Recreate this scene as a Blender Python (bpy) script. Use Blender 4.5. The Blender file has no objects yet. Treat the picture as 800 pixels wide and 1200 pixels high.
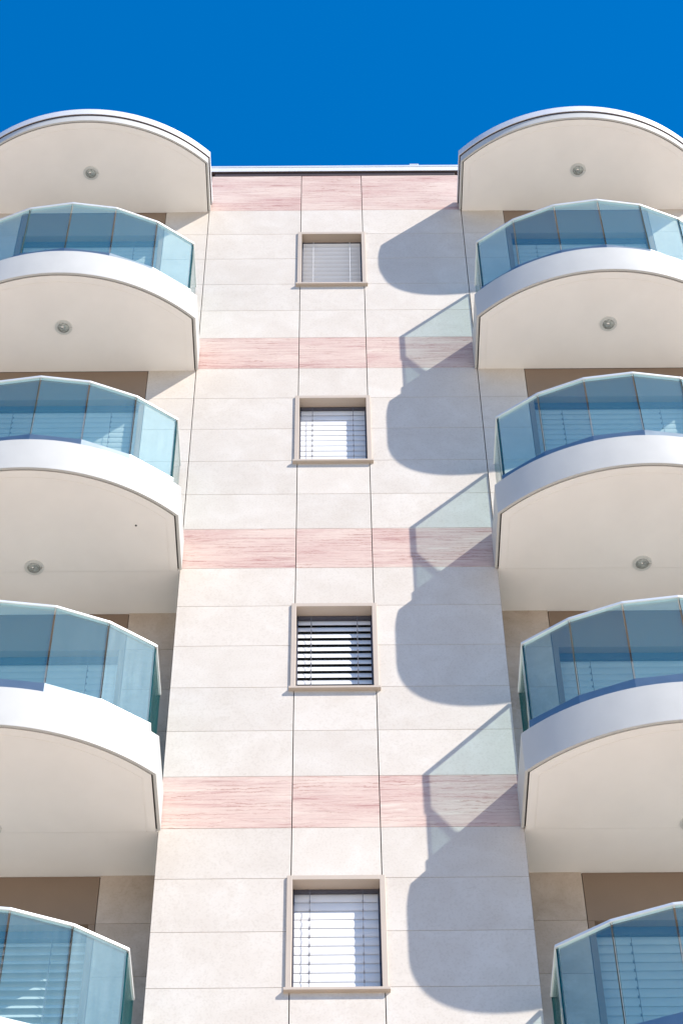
import bpy, math, random
from mathutils import Matrix, Vector
random.seed(7)
S = bpy.context.scene
COL = S.collection
ZT = 21.4                      # height of the underside line of the top stone band above the ground
H, PK = 0.49379, 0.53103       # height of a pale stone course, of a pink one (5*H + PK = one storey, 3 m)

# ------------------------------------------------------------------ mesh helper
class MB:
    def __init__(s): s.v, s.f, s.mi, s.ms = [], [], [], []
    def m(s, mat):
        if mat not in s.ms: s.ms.append(mat)
        return s.ms.index(mat)
    def face(s, pts, mat):
        b = len(s.v); s.v += [tuple(p) for p in pts]
        s.f.append(tuple(range(b, b + len(pts)))); s.mi.append(s.m(mat))
    def box(s, x0, x1, y0, y1, z0, z1, mat):
        b = len(s.v); k = s.m(mat)
        s.v += [(x, y, z) for z in (z0, z1) for y in (y0, y1) for x in (x0, x1)]
        for q in ((0,2,3,1),(4,5,7,6),(0,1,5,4),(1,3,7,5),(3,2,6,7),(2,0,4,6)):
            s.f.append(tuple(b + i for i in q)); s.mi.append(k)
    def prism(s, outline, z0, z1, mat, top=True, bottom=True):
        n = len(outline); b = len(s.v); k = s.m(mat)
        s.v += [(x, y, z0) for x, y in outline] + [(x, y, z1) for x, y in outline]
        for i in range(n):
            j = (i + 1) % n
            s.f.append((b+i, b+j, b+n+j, b+n+i)); s.mi.append(k)
        if bottom: s.f.append(tuple(b + i for i in reversed(range(n)))); s.mi.append(k)
        if top: s.f.append(tuple(b + n + i for i in range(n))); s.mi.append(k)
    def strip(s, a, c, z0, z1, mat, bmat=None):
        """solid band between two open plan curves a (inner) and c (outer)"""
        bmat = bmat or mat
        n = len(a); b = len(s.v); k = s.m(mat); kb = s.m(bmat)
        for z in (z0, z1):
            s.v += [(x, y, z) for x, y in a] + [(x, y, z) for x, y in c]
        A0, C0, A1, C1 = b, b+n, b+2*n, b+3*n
        for i in range(n-1):
            for q, kk in (((C0+i, C0+i+1, C1+i+1, C1+i), k), ((A0+i+1, A0+i, A1+i, A1+i+1), k),
                          ((A1+i, C1+i, C1+i+1, A1+i+1), k), ((A0+i, A0+i+1, C0+i+1, C0+i), kb)):
                s.f.append(q); s.mi.append(kk)
        for i in (0, n-1):
            s.f.append((A0+i, C0+i, C1+i, A1+i)); s.mi.append(k)
    def obj(s, name, parent=None, loc=(0,0,0), smooth=False, bevel=0, **props):
        me = bpy.data.meshes.new(name); me.from_pydata(s.v, [], s.f); 
        for m in s.ms: me.materials.append(m)
        me.polygons.foreach_set('material_index', s.mi)
        if smooth: me.polygons.foreach_set('use_smooth', [True]*len(s.f))
        me.validate(); me.update()
        o = bpy.data.objects.new(name, me); COL.objects.link(o)
        import bmesh
        bm = bmesh.new(); bm.from_mesh(me)
        if smooth: bmesh.ops.remove_doubles(bm, verts=bm.verts, dist=1e-5)
        bmesh.ops.recalc_face_normals(bm, faces=bm.faces); bm.to_mesh(me); bm.free()
        if smooth:
            me.set_sharp_from_angle(angle=math.radians(35))
        if bevel:
            md = o.modifiers.new('edge', 'BEVEL'); md.width = bevel; md.segments = 2; md.limit_method = 'ANGLE'
        o.location = loc
        if parent: o.parent = parent
        for k, v in props.items(): o[k] = v
        return o

# ------------------------------------------------------------------ materials
class NT:
    def __init__(s, name):
        s.mat = bpy.data.materials.new(name); s.mat.use_nodes = True
        s.t = s.mat.node_tree; s.b = s.t.nodes['Principled BSDF']; s.out = s.t.nodes['Material Output']
    def n(s, typ, **kw):
        q = s.t.nodes.new(typ)
        for k, v in kw.items():
            if k.startswith('i_'): q.inputs[k[2:].replace('_', ' ')].default_value = v
            else: setattr(q, k, v)
        return q
    def l(s, a, ao, b, bi): s.t.links.new(a.outputs[ao], b.inputs[bi])
    def coord(s, scale, loc=(0,0,0)):
        g = s.n('ShaderNodeTexCoord'); m = s.n('ShaderNodeMapping')
        m.inputs['Scale'].default_value = scale; m.inputs['Location'].default_value = loc
        s.l(g, 'Object', m, 'Vector'); return m
    def ramp(s, stops):
        r = s.n('ShaderNodeValToRGB'); e = r.color_ramp.elements
        while len(e) < len(stops): e.new(0.5)
        for q, (p, c) in zip(e, stops): q.position = p; q.color = (*c, 1) if len(c) == 3 else c
        return r
    def mix(s, a, b, fac, blend='MIX'):
        m = s.n('ShaderNodeMix', data_type='RGBA', blend_type=blend)
        for sock, v in ((6, a), (7, b), (0, fac)):
            if isinstance(v, tuple) and hasattr(v[0], 'outputs'): s.t.links.new(v[0].outputs[v[1]], m.inputs[sock])
            elif isinstance(v, tuple): m.inputs[sock].default_value = (*v, 1)
            else: m.inputs[sock].default_value = v
        return m
    def bump(s, src, so, strength, dist=0.002):
        b = s.n('ShaderNodeBump'); b.inputs['Strength'].default_value = strength; b.inputs['Distance'].default_value = dist
        s.l(src, so, b, 'Height'); s.l(b, 'Normal', s.b, 'Normal')

def island_coord(q, scale):
    """object coordinates shifted per slab, so no two slabs carry the same figure"""
    g = q.n('ShaderNodeTexCoord'); r = q.n('ShaderNodeNewGeometry')
    a = q.n('ShaderNodeVectorMath', operation='MULTIPLY_ADD')
    q.l(r, 'Random Per Island', a, 0); a.inputs[1].default_value = (37.1, 19.7, 53.3); q.l(g, 'Object', a, 2)
    m = q.n('ShaderNodeMapping'); m.inputs['Scale'].default_value = scale; q.l(a, 'Vector', m, 'Vector')
    return m, r

def stone(name, base, dark, light, tone=.10):
    q = NT(name)
    m, r = island_coord(q, (1, 1, 1))
    n1 = q.n('ShaderNodeTexNoise', i_Scale=3.2, i_Detail=8., i_Roughness=.62, i_Distortion=.6); q.l(m, 0, n1, 'Vector')
    c1 = q.ramp([(.33, dark), (.5, base), (.68, light)]); q.l(n1, 'Fac', c1, 0)
    # pale wandering veins
    n2 = q.n('ShaderNodeTexNoise', i_Scale=1.7, i_Detail=6., i_Roughness=.6, i_Distortion=1.4); q.l(m, 0, n2, 'Vector')
    c2 = q.ramp([(.475, (0,0,0)), (.5, (1,1,1)), (.525, (0,0,0))]); q.l(n2, 'Fac', c2, 0)
    n3 = q.n('ShaderNodeTexNoise', i_Scale=2.3, i_Detail=2.); q.l(m, 0, n3, 'Vector')
    c3 = q.ramp([(.48, (0,0,0)), (.66, (.55,.55,.55))]); q.l(n3, 'Fac', c3, 0)
    vf = q.n('ShaderNodeMath', operation='MULTIPLY'); q.l(c2, 0, vf, 0); q.l(c3, 0, vf, 1)
    v = q.mix((c1, 0), light, (vf, 0))
    # fine speckle
    n4 = q.n('ShaderNodeTexNoise', i_Scale=60., i_Detail=3.); q.l(m, 0, n4, 'Vector')
    c4 = q.ramp([(.34, (.86,.84,.82)), (.5, (1,1,1))]); q.l(n4, 'Fac', c4, 0)
    sp = q.mix((v, 2), (c4, 0), .5, 'MULTIPLY')
    mr = q.n('ShaderNodeMapRange'); q.l(r, 'Random Per Island', mr, 0); mr.inputs[3].default_value = 1 - tone; mr.inputs[4].default_value = 1.0
    tn = q.mix((sp, 2), (mr, 0), 1.0, 'MULTIPLY'); q.l(tn, 2, q.b, 'Base Color')
    q.b.inputs['Roughness'].default_value = .62
    q.b.inputs['Specular IOR Level'].default_value = .35
    q.bump(n1, 'Fac', .12)
    return q.mat

def travertine(name):
    q = NT(name)
    m, r = island_coord(q, (.75, 1, 15))
    w = q.n('ShaderNodeTexNoise', i_Scale=2.2, i_Detail=10., i_Roughness=.62, i_Distortion=.45); q.l(m, 0, w, 'Vector')
    c = q.ramp([(.28, (.30,.15,.135)), (.39, (.45,.26,.23)), (.44, (.585,.43,.375)), (.47, (.47,.28,.245)), (.505, (.60,.455,.395)), (.535, (.50,.32,.28)), (.565, (.61,.475,.41)), (.595, (.53,.365,.315)), (.65, (.63,.515,.44)), (.74, (.66,.56,.49))]); q.l(w, 'Fac', c, 0)
    m2, _ = island_coord(q, (1.6, 1, 75))
    w2 = q.n('ShaderNodeTexNoise', i_Scale=1.5, i_Detail=6., i_Roughness=.7); q.l(m2, 0, w2, 'Vector')
    c2 = q.ramp([(.32, (.55,.44,.44)), (.47, (1,1,1))]); q.l(w2, 'Fac', c2, 0)
    a = q.mix((c, 0), (c2, 0), .75, 'MULTIPLY')
    mb, _ = island_coord(q, (.5, 1, 3.0))
    w3 = q.n('ShaderNodeTexNoise', i_Scale=2.0, i_Detail=3.); q.l(mb, 0, w3, 'Vector')
    c3 = q.ramp([(.36, (.0,.0,.0)), (.64, (.6,.6,.6))]); q.l(w3, 'Fac', c3, 0)
    b = q.mix((a, 2), (.67,.56,.475), (c3, 0))
    # crisp wavy bedding lines
    mw_, _ = island_coord(q, (.42, 1, 1))
    wv = q.n('ShaderNodeTexWave', wave_type='BANDS', bands_direction='Z', i_Scale=8.5, i_Distortion=9., i_Detail=6., i_Detail_Scale=1.5, i_Detail_Roughness=.68); q.l(mw_, 0, wv, 'Vector')
    cw = q.ramp([(.02, (.72,.58,.56)), (.14, (.90,.85,.83)), (.34, (1,1,1))]); q.l(wv, 'Fac', cw, 0)
    mf, _ = island_coord(q, (1.1, 1, 4)); nf = q.n('ShaderNodeTexNoise', i_Scale=2.6, i_Detail=5., i_Roughness=.65); q.l(mf, 0, nf, 'Vector')
    cf = q.ramp([(.42, (0,0,0)), (.66, (1,1,1))]); q.l(nf, 'Fac', cf, 0)
    b = q.mix((b, 2), (cw, 0), (cf, 0), 'MULTIPLY')
    q.l(b, 2, q.b, 'Base Color'); q.b.inputs['Roughness'].default_value = .55; q.b.inputs['Specular IOR Level'].default_value = .35
    q.bump(w2, 'Fac', .15)
    return q.mat

def painted(name, col, rough=.5, metal=0., mottle=.05, scale=1.6, spec=.5, bump=0.):
    q = NT(name)
    m = q.coord((scale,)*3)
    n = q.n('ShaderNodeTexNoise', i_Scale=2., i_Detail=6., i_Roughness=.6); q.l(m, 0, n, 'Vector')
    lo = tuple(c*(1-mottle) for c in col); hi = tuple(min(1, c*(1+mottle*.6)) for c in col)
    c = q.ramp([(.35, lo), (.65, hi)]); q.l(n, 'Fac', c, 0); q.l(c, 0, q.b, 'Base Color')
    rr = q.n('ShaderNodeMapRange'); q.l(n, 'Fac', rr, 0); rr.inputs[3].default_value = rough*.85; rr.inputs[4].default_value = min(1, rough*1.15)
    q.l(rr, 0, q.b, 'Roughness')
    q.b.inputs['Metallic'].default_value = metal; q.b.inputs['Specular IOR Level'].default_value = spec
    if bump:
        f = q.n('ShaderNodeTexNoise', i_Scale=90., i_Detail=3.); q.l(m, 0, f, 'Vector'); q.bump(f, 'Fac', bump, .001)
    return q.mat

def rail_glass(name):
    """toughened tinted glass: clear body, mirror film by angle, a little dust with rain streaks"""
    q = NT(name); q.t.nodes.remove(q.b)
    tr = q.n('ShaderNodeBsdfTransparent'); tr.inputs[0].default_value = (.835, .94, .935, 1)
    gl = q.n('ShaderNodeBsdfGlossy'); gl.inputs['Roughness'].default_value = .012
    fr = q.n('ShaderNodeFresnel'); fr.inputs['IOR'].default_value = 1.52
    geo = q.n('ShaderNodeNewGeometry')
    # both faces of the sheet reflect like an air-to-glass surface
    ii = q.n('ShaderNodeMix', data_type='FLOAT'); q.l(geo, 'Backfacing', ii, 0); ii.inputs[2].default_value = 1.9; ii.inputs[3].default_value = 1/1.9
    q.l(ii, 0, fr, 'IOR')
    bt = q.n('ShaderNodeBump'); 
    wv = q.n('ShaderNodeTexNoise', i_Scale=1.3, i_Detail=1.)
    g = q.coord((1,1,1)); q.l(g, 0, wv, 'Vector'); q.l(wv, 'Fac', bt, 'Height'); bt.inputs['Strength'].default_value = .08; bt.inputs['Distance'].default_value = .01
    q.l(bt, 0, gl, 'Normal')
    mx = q.n('ShaderNodeMixShader'); q.l(fr, 0, mx, 0); q.l(tr, 0, mx, 1); q.l(gl, 0, mx, 2)
    df = q.n('ShaderNodeBsdfGlossy'); df.inputs['Roughness'].default_value = .42; df.inputs[0].default_value = (.70, .82, .92, 1)
    ms = q.coord((9, 9, .55)); st = q.n('ShaderNodeTexNoise', i_Scale=2.4, i_Detail=7., i_Roughness=.7); q.l(ms, 0, st, 'Vector')
    mr = q.n('ShaderNodeMapRange'); q.l(st, 'Fac', mr, 0); mr.inputs[1].default_value = .3; mr.inputs[2].default_value = .8
    mr.inputs[3].default_value = .004; mr.inputs[4].default_value = .013
    m2 = q.n('ShaderNodeMixShader'); q.l(mr, 0, m2, 0); q.l(mx, 0, m2, 1); q.l(df, 0, m2, 2)
    hz = q.n('ShaderNodeBsdfDiffuse'); hz.inputs[0].default_value = (.22, .78, .84, 1)
    m3 = q.n('ShaderNodeMixShader'); m3.inputs[0].default_value = .038; q.l(m2, 0, m3, 1); q.l(hz, 0, m3, 2)
    q.l(m3, 0, q.out, 'Surface')
    return q.mat

M = {}
M['stone'] = stone('pale limestone', (.605,.55,.486), (.578,.520,.455), (.64,.590,.53), .065)
M['loggia'] = stone('bounce-tinted loggia stone', (.53,.435,.35), (.455,.365,.285), (.60,.51,.43), .08)  # facade stone darkened and warmed to carry the loggias' shade and bounced light
M['travertine'] = travertine('pink travertine')
M['joint'] = painted('dark joint', (.035,.033,.035), .9)
M['plaster'] = painted('soffit plaster', (.85,.825,.785), .8, mottle=.035, scale=.8, spec=.2, bump=.05)
M['white'] = painted('white fascia', (.515,.512,.485), .46, mottle=.05, scale=1.2, spec=.3)
M['gap'] = painted('shadow gap', (.055,.05,.05), .8)
M['alu'] = painted('satin aluminium', (.25,.30,.32), .36, metal=.85, mottle=.05, scale=3)
M['rail'] = painted('rail aluminium', (.77,.79,.78), .36, metal=.35, mottle=.04, scale=3)
M['zinc'] = painted('grey metal flashing', (.70,.70,.71), .45, metal=.15, mottle=.06, scale=1.2)
M['brown'] = painted('brown metal', (.060,.042,.040), .5, mottle=.06)
M['taupe'] = painted('taupe frame', (.49,.415,.345), .45, mottle=.03, scale=2, spec=.35)
M['lintel'] = painted('taupe brown panel', (.235,.165,.115), .42, mottle=.05, scale=1.2)
M['slat'] = painted('white slat', (.74,.74,.735), .42, mottle=.03, scale=3)
M['doorslat'] = painted('grey slat', (.47,.475,.47), .45, mottle=.04, scale=3)
M['cord'] = painted('cord', (.13,.13,.15), .7)
M['guide'] = painted('guide rail', (.10,.10,.125), .45, metal=.4)
M['glass'] = rail_glass('rail glass')
M['edge'] = painted('green glass edge', (.010,.075,.075), .12, mottle=.3, scale=4)
M['pane'] = painted('dark window pane', (.018,.022,.030), .04, mottle=.1, spec=.7)
M['bezel'] = painted('lamp bezel', (.68,.68,.64), .35, metal=.2, mottle=.05)
M['lamp'] = painted('unlit lamp glass', (.33,.36,.34), .10, mottle=.5, scale=28, spec=.9)
M['reflector'] = painted('lamp reflector', (.72,.74,.72), .12, metal=1., mottle=.1, scale=10)
M['core'] = painted('rendered wall', (.45,.43,.40), .8)

# ------------------------------------------------------------------ the building
B = bpy.data.objects.new('apartment_building', None); COL.objects.link(B)
B['label'] = 'pale stone apartment block with pink stone bands and two stacks of curved glass balconies'
B['category'] = 'building'
XL, X1, X2, XR = -1.3034, -.3208, .3324, 1.3918      # vertical joints of the middle bay
YR = .475                                             # depth of the loggias of the lower storeys
CX = {'L': -2.53, 'R': 2.61}; HW = 1.21; RA = 1.74; YC = -.585 + math.sqrt(RA*RA - HW*HW)
DW = .768                                             # half width of a balcony door opening
XE = 5.3                                              # half width of the block that is built
NST = 7                                               # storeys down to the ground
zr = lambda z: ZT + z

rows = [(.745, 0., 'p')]
z = 0.
for k in range(NST):
    for i in range(5):
        rows.append((z, z-H, 's')); z -= H
    rows.append((z, z-PK, 'p')); z -= PK
assert z > -ZT + .2
rows.append((z, -ZT, 's'))

walls, back, loggias = {}, MB(), {}
bands = {}                                              # one pink band per storey
VG, HG = .0036, .0017                                  # half width of the vertical and the level joints
def cell(x0, x1, zt, zb, kind, y, thick=.03):
    bay = (x0 > 0) - (x1 < 0) if (x1 <= XL+.01 or x0 >= XR-.01) else 0
    if bay and max(abs(x0), abs(x1)) > 4.36: bay *= 2
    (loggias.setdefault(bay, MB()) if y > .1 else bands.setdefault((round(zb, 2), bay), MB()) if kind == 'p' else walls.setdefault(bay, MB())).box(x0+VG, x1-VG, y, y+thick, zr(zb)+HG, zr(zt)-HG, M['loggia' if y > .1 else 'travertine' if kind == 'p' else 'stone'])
def backing(x0, x1, zt, zb, y0, y1): back.box(x0, x1, y0, y1, zr(zb), zr(zt), M['joint'])

win_rows = [(-3*k - H, -3*k - 3*H) for k in range(NST-1)]
# middle bay
for zt, zb, kind in rows:
    for a, b, c in ((XL, X1, 0), (X1, X2, 1), (X2, XR, 0)):
        if c and any(zt <= t+.01 and zb >= u-.01 for t, u in win_rows): continue
        cell(a, b, zt, zb, kind, 0.); backing(a, b, zt, zb, .022, .598)
# cheeks of the middle bay inside the loggias get the same stone
for zt, zb, kind in rows:
    if zt > -6.0: continue
    for sx in (-1, 1):
        x = XL if sx < 0 else XR
        walls.setdefault(('cheek', sx), MB()).box(min(x, x - sx*.02), max(x, x - sx*.02), .032, YR, zr(zb)+HG, zr(zt)-HG, M['stone' if kind == 's' else 'travertine'])
# side bays
for sd in 'LR':
    sg = -1 if sd == 'L' else 1
    c = CX[sd]; edge = XL if sd == 'L' else XR
    d0, d1 = sorted((c - DW, c + DW))
    xs = sorted((edge, c - DW, c + DW, sg*4.35, sg*XE))
    for zt, zb, kind in rows:
        st = 0 if zt > 0 else int((-zt + .01)//3)
        flush = zt > -5.99 + PK and not (st >= 2)
        for a, b in zip(xs[:-1], xs[1:]):
            outer = max(abs(a), abs(b)) > 4.36
            y = 0. if (st < 2 or outer) else YR
            isdoor = a >= d0-.01 and b <= d1+.01
            if isdoor and zt < .01:
                top, floor = -3*st - .0, -3*st - 2.64
                if zb < floor - .01:
                    t2 = min(zt, floor); cell(a, b, t2, zb, kind, y)
                    backing(a, b, t2, zb, y+.022, .598)
                continue
            cell(a, b, zt, zb, kind, y)
            backing(a, b, zt, zb, y+.022, .598)
for q in walls.values(): q.obj('stone_wall', B, bevel=.0012)
for q in bands.values(): q.obj('pink_stone_band', B, bevel=.0012)
back.obj('wall_backing', B)
for q in loggias.values(): q.obj('loggia_wall', B, bevel=.0012, label='stone wall at the back of the loggias, tinted for warm bounced light')
core = MB(); core.box(-XE, XE, .6, 11, 0, zr(.80), M['core'])
for sd in (-1, 1): core.box(min(sd*XE, sd*(XE+.25)), max(sd*XE, sd*(XE+.25)), .02, 11, 0, zr(.80), M['stone'])
core.obj('wall', B)
# roof edge of the middle bay: dark recess under a pale metal cap
cp = MB()
cp.box(XL+.03, XR-.03, -.004, .3, zr(.7465), zr(.806), M['brown'])
cp.box(-XE, XE, -.022, .3, zr(.8075), zr(.8145), M['brown']); cp.box(-XE, XE, -.024, .45, zr(.815), zr(.895), M['zinc'])
cp.box(-XE, XE, -.030, .45, zr(.897), zr(.926), M['rail'])
cp.obj('roof_coping', B, bevel=.003)
ck = MB(); ck.box(.87, .97, -.034, .40, zr(.9265), zr(.946), M['rail']); ck.obj('coping_joint_cover', B, bevel=.003)
rf = MB(); rf.box(-XE-.25, XE+.25, .452, 11, zr(.802), zr(.88), M['zinc']); rf.obj('roof', B)

# ------------------------------------------------------------------ plan curves of a balcony
def arc(o=0., n=48, y0=0., hwx=0.):
    """open plan curve from one wall end round the front to the other, offset outward by o"""
    hw = HW + o + hwx; R = RA + o; a = math.asin(hw / R)
    p = [(-hw, y0)]
    p += [(R*math.sin(t), YC - R*math.cos(t)) for t in [-a + 2*a*i/n for i in range(n+1)]]
    return p + [(hw, y0)]
PG = [(-1.152, -.056), (-1.152, -.558), (-.812, -.803), (-.420, -.962), (0., -1.020), (.420, -.962), (.812, -.803), (1.152, -.558), (1.152, -.056)]
def offs(poly, o):
    """offset an open polyline to its outer side (front) by o"""
    out = []
    for i, p in enumerate(poly):
        def nrm(a, b):
            d = Vector((b[0]-a[0], b[1]-a[1])).normalized(); return Vector((d.y, -d.x))
        ns = []
        if i: ns.append(nrm(poly[i-1], p))
        if i < len(poly)-1: ns.append(nrm(p, poly[i+1]))
        n = sum(ns, Vector((0, 0))).normalized(); k = o / max(.3, n.dot(ns[0]))
        out.append((p[0] + n.x*k, p[1] + n.y*k))
    return out

def lamp_parts(parent, y):
    b = MB()
    def ring(r0, r1, z0, z1, mat, n=40):
        a = [(r0*math.cos(2*math.pi*i/n), y + r0*math.sin(2*math.pi*i/n)) for i in range(n+1)]
        c = [(r1*math.cos(2*math.pi*i/n), y + r1*math.sin(2*math.pi*i/n)) for i in range(n+1)]
        b.strip(a, c, z0, z1, mat)
    ring(.066, .082, -.007, .0, M['bezel']); ring(.056, .0655, -.012, .0, M['bezel'])
    o = b.obj('soffit_lamp', parent, smooth=True)
    g = MB(); n = 32; prof = [(.056, -.006), (.050, -.016), (.038, -.024), (.020, -.028), (.0005, -.029)]
    for (ra, za), (rb, zb) in zip(prof[:-1], prof[1:]):
        for i in range(n):
            t, u = 2*math.pi*i/n, 2*math.pi*(i+1)/n
            g.face([(ra*math.cos(t), y+ra*math.sin(t), za), (ra*math.cos(u), y+ra*math.sin(u), za),
                    (rb*math.cos(u), y+rb*math.sin(u), zb), (rb*math.cos(t), y+rb*math.sin(t), zb)], M['lamp'])
    # small bright socket seen through the cover
    k = 14
    for i in range(k):
        t, u = 2*math.pi*i/k, 2*math.pi*(i+1)/k
        q = lambda a, r, z: (-.006 + r*math.cos(a), y - .018 + .8*r*math.sin(a), z)
        g.face([q(t, .013, -.030), q(u, .013, -.030), q(u, .003, -.036), q(t, .003, -.036)], M['reflector'])
        g.face([q(t, .013, -.030), q(u, .013, -.030), q(u, .013, -.018), q(t, .013, -.018)], M['reflector'])
    g.obj('lamp_cover', parent, smooth=True)

def slab_mesh(inner_y):
    s = MB()
    # underside with a fine drip groove parallel to the edge
    e0, e1, e2 = arc(0., y0=inner_y), arc(-.062, y0=inner_y), arc(-.070, y0=inner_y)
    def flat(a, c, z, m):
        for i in range(len(a)-1): s.face([(*a[i], z), (*a[i+1], z), (*c[i+1], z), (*c[i], z)], m)
    def riser(a, z0, z1, m):
        for i in range(len(a)-1): s.face([(*a[i], z0), (*a[i+1], z0), (*a[i+1], z1), (*a[i], z1)], m)
    P = M['plaster']
    flat(e0, e1, 0., P); riser(e1, 0., .003, P); flat(e1, e2, .003, P); riser(e2, .003, 0., P)
    s.face([(x, y, 0.) for x, y in e2], P)
    return s, e0, P

def make_balcony(name, flush, label=None):
    o, e0, P = slab_mesh(0.002)
    for i in range(len(e0)-1): o.face([(*e0[i], 0.), (*e0[i+1], 0.), (*e0[i+1], .376), (*e0[i], .376)], P)
    o.face([(x, y, .376) for x, y in e0], P)
    root = o.obj(name, B, smooth=False)
    g = MB(); g.strip(arc(0.001, y0=-.012), arc(.012, y0=-.012), .016, .374, M['gap']); g.obj('shadow_gap', root)
    f = MB(); f.strip(arc(.0125, y0=-.012), arc(.036, y0=-.012), -.004, .385, M['white']); f.obj('fascia', root, smooth=True, bevel=.003)
    # faceted aluminium base channel in which the sheets stand
    c = MB(); c.strip(offs(PG, -.026), offs(PG, .022), .378, .553, M['alu']); c.obj('base_channel', root, bevel=.002)
    # one glass sheet per facet
    t, gp = .0085, .006
    zb, zt = .545, 1.405
    for i in range(len(PG)-1):
        a, b = Vector(PG[i]), Vector(PG[i+1]); d = (b-a).normalized(); n = Vector((d.y, -d.x))
        a, b = a + d*(gp if i else 0.), b - d*(gp if i < len(PG)-2 else 0.)
        q = [a - n*t, b - n*t, b + n*t, a + n*t]
        m = MB(); v = lambda k, z: (q[k].x, q[k].y, z)
        m.face([v(0, zb), v(1, zb), v(1, zt), v(0, zt)], M['glass'])
        m.face([v(3, zb), v(2, zb), v(2, zt), v(3, zt)], M['glass'])
        m.face([v(0, zb), v(3, zb), v(3, zt), v(0, zt)], M['edge']); m.face([v(1, zb), v(2, zb), v(2, zt), v(1, zt)], M['edge'])
        m.face([v(0, zt), v(1, zt), v(2, zt), v(3, zt)], M['edge']); m.face([v(0, zb), v(1, zb), v(2, zb), v(3, zb)], M['edge'])
        m.obj('glass_panel', root)
    r = MB(); r.strip(offs(PG, -.017), offs(PG, .017), 1.401, 1.425, M['rail']); r.obj('handrail', root, bevel=.004)
    lamp_parts(root, -.505 if flush else -.05)
    return root

def copy_tree(o, parent):
    c = o.copy(); COL.objects.link(c); c.parent = parent
    for ch in list(o.children): copy_tree(ch, c)
    return c

ZS = -.028                                              # underside of a slab below its storey line
protos = {}
for sd in 'LR':
    for k in (1, 2, 3, 4):
        key = 'flush' if k == 1 else 'deep'
        if key not in protos: r = protos[key] = make_balcony('balcony', k == 1)
        else: r = copy_tree(protos[key], B)
        r.location = (CX[sd], 0., zr(-3*k + ZS))

# small dark screw plug in one underside, as the photo shows
pb = MB()
pb.prism([(.009*math.cos(i*math.pi/6), .009*math.sin(i*math.pi/6)) for i in range(12)], -.004, .001, M['gap'])
pl = pb.obj('screw_plug', B); pl.location = (-1.641, -.494, zr(-6 + ZS))
# canopies over the top balconies
def make_canopy():
    o, e0, P = slab_mesh(0.002)
    for i in range(len(e0)-1): o.face([(*e0[i], 0.), (*e0[i+1], 0.), (*e0[i+1], .18), (*e0[i], .18)], P)
    root = o.obj('canopy', B)
    f = MB(); f.strip(arc(.010, y0=-.012), arc(.030, y0=-.012), -.004, .098, M['white']); f.obj('fascia', root, smooth=True, bevel=.002)
    g = MB(); g.strip(arc(.001, y0=-.012), arc(.016, y0=-.012), .012, .178, M['gap']); g.obj('shadow_gap', root)
    t = MB(); t.strip(arc(.0165, y0=-.03), arc(.041, y0=-.03), .101, .108, M['brown']); t.strip(arc(.0165, y0=-.03), arc(.046, y0=-.03), .1085, .215, M['zinc'])
    t.prism(arc(.040, y0=-.031), .216, .226, M['zinc']); t.obj('roof_flashing', root, smooth=True, bevel=.003)
    lamp_parts(root, -.485)
    return root
can = make_canopy()
for i, sd in enumerate('LR'):
    r = can if i == 0 else copy_tree(can, B)
    r.location = (CX[sd], 0., zr(ZS))

# loggia ceilings behind the flush line, floors under them
for sd in 'LR':
    sg = -1 if sd == 'L' else 1
    a, b = sorted((XL if sd == 'L' else XR, sg*4.35))
    for k in range(2, NST):
        lg = MB(); lg.box(a+.001, b-.001, .004, YR+.02, zr(-3*k + ZS + .001), zr(-3*k + ZS + .30), M['plaster'])
        lg.obj('loggia_ceiling', B)
        lg = MB(); lg.box(a+.001, b-.001, .03, YR-.002, zr(-3*k - 2.66 - .02), zr(-3*k - 2.64), M['plaster'])
        lg.obj('loggia_floor', B)

# ------------------------------------------------------------------ slatted blinds
def blind(name, parent, w, ztop, zbot, y, tilt, cords, pitch=.08, cordm='cord', jitter=0., hb=.022, slat='slat'):
    m = MB(); sw = .084; n = int((ztop - zbot - hb - .03) / pitch)
    m.box(-w, w, y-.030, y+.045, ztop-hb, ztop, M['guide'])                     # head box
    zc = ztop - hb - pitch*.42
    prof = [(-.5, .0), (-.25, .055), (0., .075), (.25, .055), (.5, 0.)]          # shallow curved section
    for i in range(n):
        tl = math.radians(tilt + random.uniform(-jitter, jitter)); zz = zc - pitch*i
        pts = []
        for u, v in prof:
            du, dv = u*sw, v*sw
            pts.append((y + du*math.cos(tl) - dv*math.sin(tl), zz + du*math.sin(tl) + dv*math.cos(tl)))
        lower = [(py + .0016*math.sin(tl), pz - .0016*math.cos(tl)) for py, pz in pts]
        for A, sgn in ((pts, 1), (lower, -1)):
            for (ya, za), (yb, zb) in zip(A[:-1], A[1:]):
                m.face([(-w, ya, za), (w, ya, za), (w, yb, zb), (-w, yb, zb)][::sgn], M[slat])
        for (pa, la) in ((pts[0], lower[0]), (pts[-1], lower[-1])):
            m.face([(-w, *pa), (w, *pa), (w, *la), (-w, *la)], M[slat])
        for cx in cords:                                                        # ladder clips at each slat
            f = pts[0]
            m.box(cx-.004, cx+.004, f[0]-.004, f[0]+.006, f[1]-.008, f[1]+.014, M[cordm])
    for cx in cords:
        m.box(cx-.0022, cx+.0022, y-.049, y-.0455, zbot, ztop-hb, M[cordm])
    m.box(-w, w, y-.03, y+.03, zbot+.004, zbot+.026, M[slat])
    o = m.obj(name, parent)
    for p in o.data.polygons: p.use_smooth = False
    return o

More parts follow.
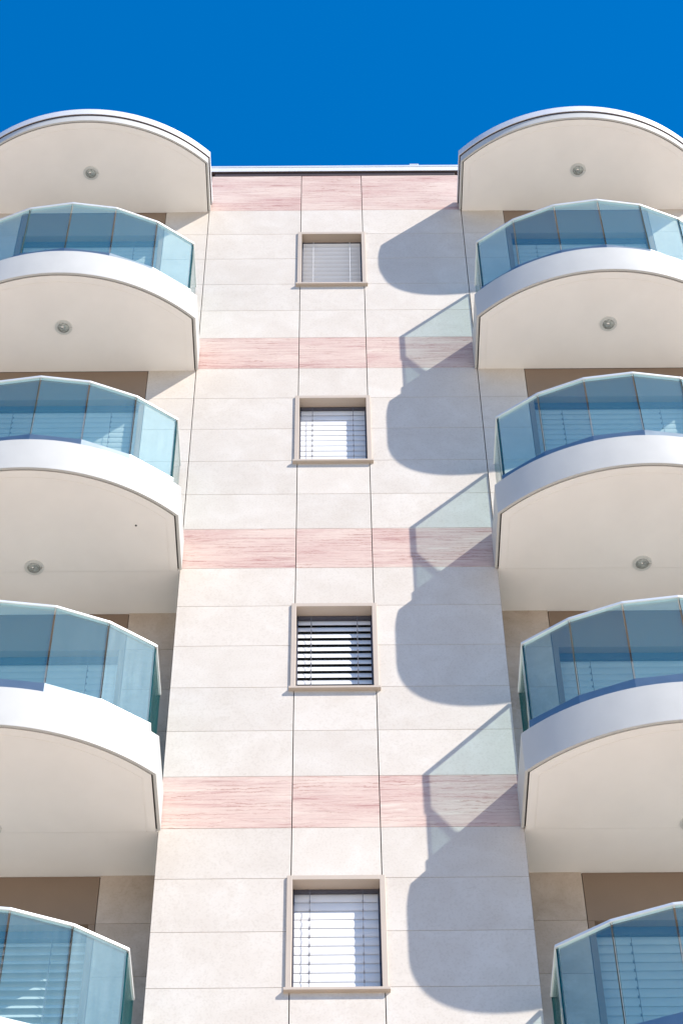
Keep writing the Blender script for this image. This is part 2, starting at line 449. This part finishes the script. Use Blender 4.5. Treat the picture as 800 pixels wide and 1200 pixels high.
def make_window(tilt, jit, cordm, label=None):
    f = MB(); T = M['taupe']
    w, ht, hb = .352, .012, -1.012                                            # relative to the course line above the window
    fw = .040; y0, y1 = -.018, .175
    f.box(-w, -w+fw, y0, y1, hb, ht, T); f.box(w-fw, w, y0, y1, hb, ht, T)
    f.box(-w+fw, w-fw, y0, y1, ht-fw, ht, T)
    root = f.obj('window', B, bevel=.002)
    if label: root['label'] = label
    s = MB(); s.box(-.366, .366, -.038, .17, hb-.024, hb-.001, T); s.box(-w+fw, w-fw, -.016, .16, hb, hb+.012, T); s.obj('sill', root, bevel=.002)
    for sx in (-1, 1):
        g = MB(); g.box(sx*.3045-.004, sx*.3045+.004, .085, .145, hb+.013, ht-fw-.001, M['guide']); g.obj('guide_rail', root)
    p = MB(); p.box(-w+fw, w-fw, .176, .19, hb, ht-fw, M['pane']); p.obj('pane', root)
    p = MB(); p.box(-w+.001, w-.001, .191, .22, hb, ht-.001, M['brown']); p.obj('casement', root)
    blind('blind', root, .299, ht-fw-.002, hb+.012, .118, tilt, (-.19, .19), cordm=cordm, jitter=jit)
    return root
WX = .003
for k, (tilt, jit, cm, lab) in enumerate([(137, 1.2, 'slat', 'window with closed grey-looking slats under the roof edge'),
                                   (86, .8, 'cord', None), (71, .8, 'cord', 'window with half open slats and dark gaps'), (86, .5, 'cord', None),
                                   (86, .5, 'cord', None), (86, .5, 'cord', None)]):
    wdw = make_window(tilt, jit, cm, lab)
    wdw.location = (WX, 0., zr(-3*k - H))

# ------------------------------------------------------------------ balcony doors behind the glass
def make_door(tilt, jit):
    f = MB(); T = M['lintel']
    f.box(-DW+.002, DW-.002, .004, .42, -.494, -.030, T)                          # brown panel over the opening
    root = f.obj('balcony_door', B, bevel=.002)
    for sx in (-1, 1):
        a, b = sorted((sx*DW - sx*.002, sx*(DW-.05))); j = MB(); j.box(a, b, .004, .155, -2.638, -.496, T); j.obj('door_jamb', root, bevel=.002)
    for sx in (-1, 1):
        a, b = sorted((sx*(DW-.051), sx*(DW-.060))); g = MB(); g.box(a, b, .075, .135, -2.638, -.498, M['guide']); g.obj('guide_rail', root)
    p = MB(); p.box(-DW+.002, DW-.002, .156, .17, -2.638, -.496, M['pane']); p.obj('pane', root)
    blind('blind', root, DW-.063, -.498, -2.63, .105, tilt, (-.46, .46), jitter=jit, hb=.07, slat='doorslat')  # tall dark head box stands in for the shadow under the lintel
    return root
dspec = {('L',0):(88,.5),('L',1):(87,.5),('L',2):(88,.5),('L',3):(52,.5),('R',0):(88,.5),('R',1):(87,.5),('R',2):(88,.4),('R',3):(86,.4)}
for sd in 'LR':
    for k in range(4):
        d = make_door(*dspec[(sd, k)])
        d.location = (CX[sd], 0. if k < 2 else YR, zr(-3*k))
# lower doors that stay below the frame are closed by plain panels
for sd in 'LR':
    for k in range(4, NST):
        lo = MB(); lo.box(CX[sd]-DW+.002, CX[sd]+DW-.002, YR+.01, YR+.12, zr(-3*k-2.638), zr(-3*k-.03), M['lintel']); lo.obj('door_panel', B)

# ------------------------------------------------------------------ ground
def paving():
    q = NT('pale paving')
    m = q.coord((1,1,1))
    br = q.n('ShaderNodeTexBrick'); q.l(m, 0, br, 'Vector')
    br.inputs['Scale'].default_value = 1.0; br.inputs['Mortar Size'].default_value = .006
    br.inputs['Brick Width'].default_value = .8; br.inputs['Row Height'].default_value = .4
    br.inputs['Color1'].default_value = (.70,.565,.43,1); br.inputs['Color2'].default_value = (.66,.53,.40,1); br.inputs['Mortar'].default_value = (.3,.25,.2,1)
    n = q.n('ShaderNodeTexNoise', i_Scale=.6, i_Detail=8.); q.l(m, 0, n, 'Vector')
    c = q.ramp([(.3, (.86,.86,.86)), (.7, (1.05,1.05,1.05))]); q.l(n, 'Fac', c, 0)
    a = q.mix((br, 0), (c, 0), 1., 'MULTIPLY'); q.l(a, 2, q.b, 'Base Color'); q.b.inputs['Roughness'].default_value = .85
    return q.mat
def asphalt():
    q = NT('asphalt'); m = q.coord((1,1,1))
    n = q.n('ShaderNodeTexNoise', i_Scale=.15, i_Detail=9., i_Roughness=.65); q.l(m, 0, n, 'Vector')
    c = q.ramp([(.35, (.05,.05,.05)), (.65, (.085,.082,.078))]); q.l(n, 'Fac', c, 0); q.l(c, 0, q.b, 'Base Color'); q.b.inputs['Roughness'].default_value = .9
    return q.mat
g = MB(); G = 900
g.face([(-G,-G,0),(G,-G,0),(G,G,0),(-G,G,0)], asphalt())
go = g.obj('ground'); go['kind'] = 'structure'; go.location = (0,0,-.13)
pv = MB(); pv.box(-70, 70, -75, 14, -.14, -.002, paving()); po = pv.obj('bounce_pavement'); po['kind'] = 'structure'  # unseen pale forecourt, added and sized for the fill it bounces up

# ------------------------------------------------------------------ light
sv = Vector((1.385, -1., 1.52)).normalized()            # direction towards the sun
el = math.asin(sv.z); az = math.atan2(sv.x, sv.y)       # azimuth measured from +Y towards +X
SAT, VAL, GAM = 1.76, 1.30, .68
W = bpy.data.worlds.new('World'); S.world = W; W.use_nodes = True
nt = W.node_tree; bg = nt.nodes['Background']
sky = nt.nodes.new('ShaderNodeTexSky'); sky.sky_type = 'NISHITA'; sky.sun_disc = False
sky.sun_elevation = el; sky.sun_rotation = az
sky.altitude = 2500; sky.air_density = 1.0; sky.dust_density = .8; sky.ozone_density = 3.0
hs = nt.nodes.new('ShaderNodeHueSaturation'); hs.inputs['Hue'].default_value = .507; hs.inputs['Saturation'].default_value = SAT; hs.inputs['Value'].default_value = VAL
gm = nt.nodes.new('ShaderNodeGamma'); gm.inputs['Gamma'].default_value = GAM
nt.links.new(sky.outputs[0], gm.inputs['Color']); nt.links.new(gm.outputs[0], hs.inputs['Color']); nt.links.new(hs.outputs[0], bg.inputs[0])
bg.inputs[1].default_value = .145
sl = bpy.data.lights.new('sun', 'SUN'); sl.energy = 3.7; sl.angle = math.radians(.53); sl.color = (1., .935, .845)
so = bpy.data.objects.new('sun', sl); COL.objects.link(so); so.rotation_euler = sv.to_track_quat('Z', 'Y').to_euler()

# ------------------------------------------------------------------ camera (solved from the joints of the facade)
cam = bpy.data.cameras.new('camera'); co = bpy.data.objects.new('camera', cam); COL.objects.link(co)
yaw, pitch, roll = .0064, .90441, -.01195
cy, sy, cpp, spp = math.cos(yaw), math.sin(yaw), math.cos(pitch), math.sin(pitch)
F = Vector((sy*cpp, cy*cpp, spp)); R = Vector((cy, -sy, 0)); U = R.cross(F)
c, s = math.cos(roll), math.sin(roll)
R, U = c*R + s*U, -s*R + c*U
mw = Matrix(((R.x, U.x, -F.x, 0.), (R.y, U.y, -F.y, -11.44623), (R.z, U.z, -F.z, ZT - 19.79385), (0, 0, 0, 1)))
co.matrix_world = mw
cam.sensor_fit = 'VERTICAL'; cam.sensor_height = 36.; cam.lens = 2473.228/1200*36.
cam.clip_start = .1; cam.clip_end = 3000
S.camera = co
S.view_settings.view_transform = 'Standard'; S.view_settings.look = 'None'
S.view_settings.exposure = 1.04; S.view_settings.gamma = 1.
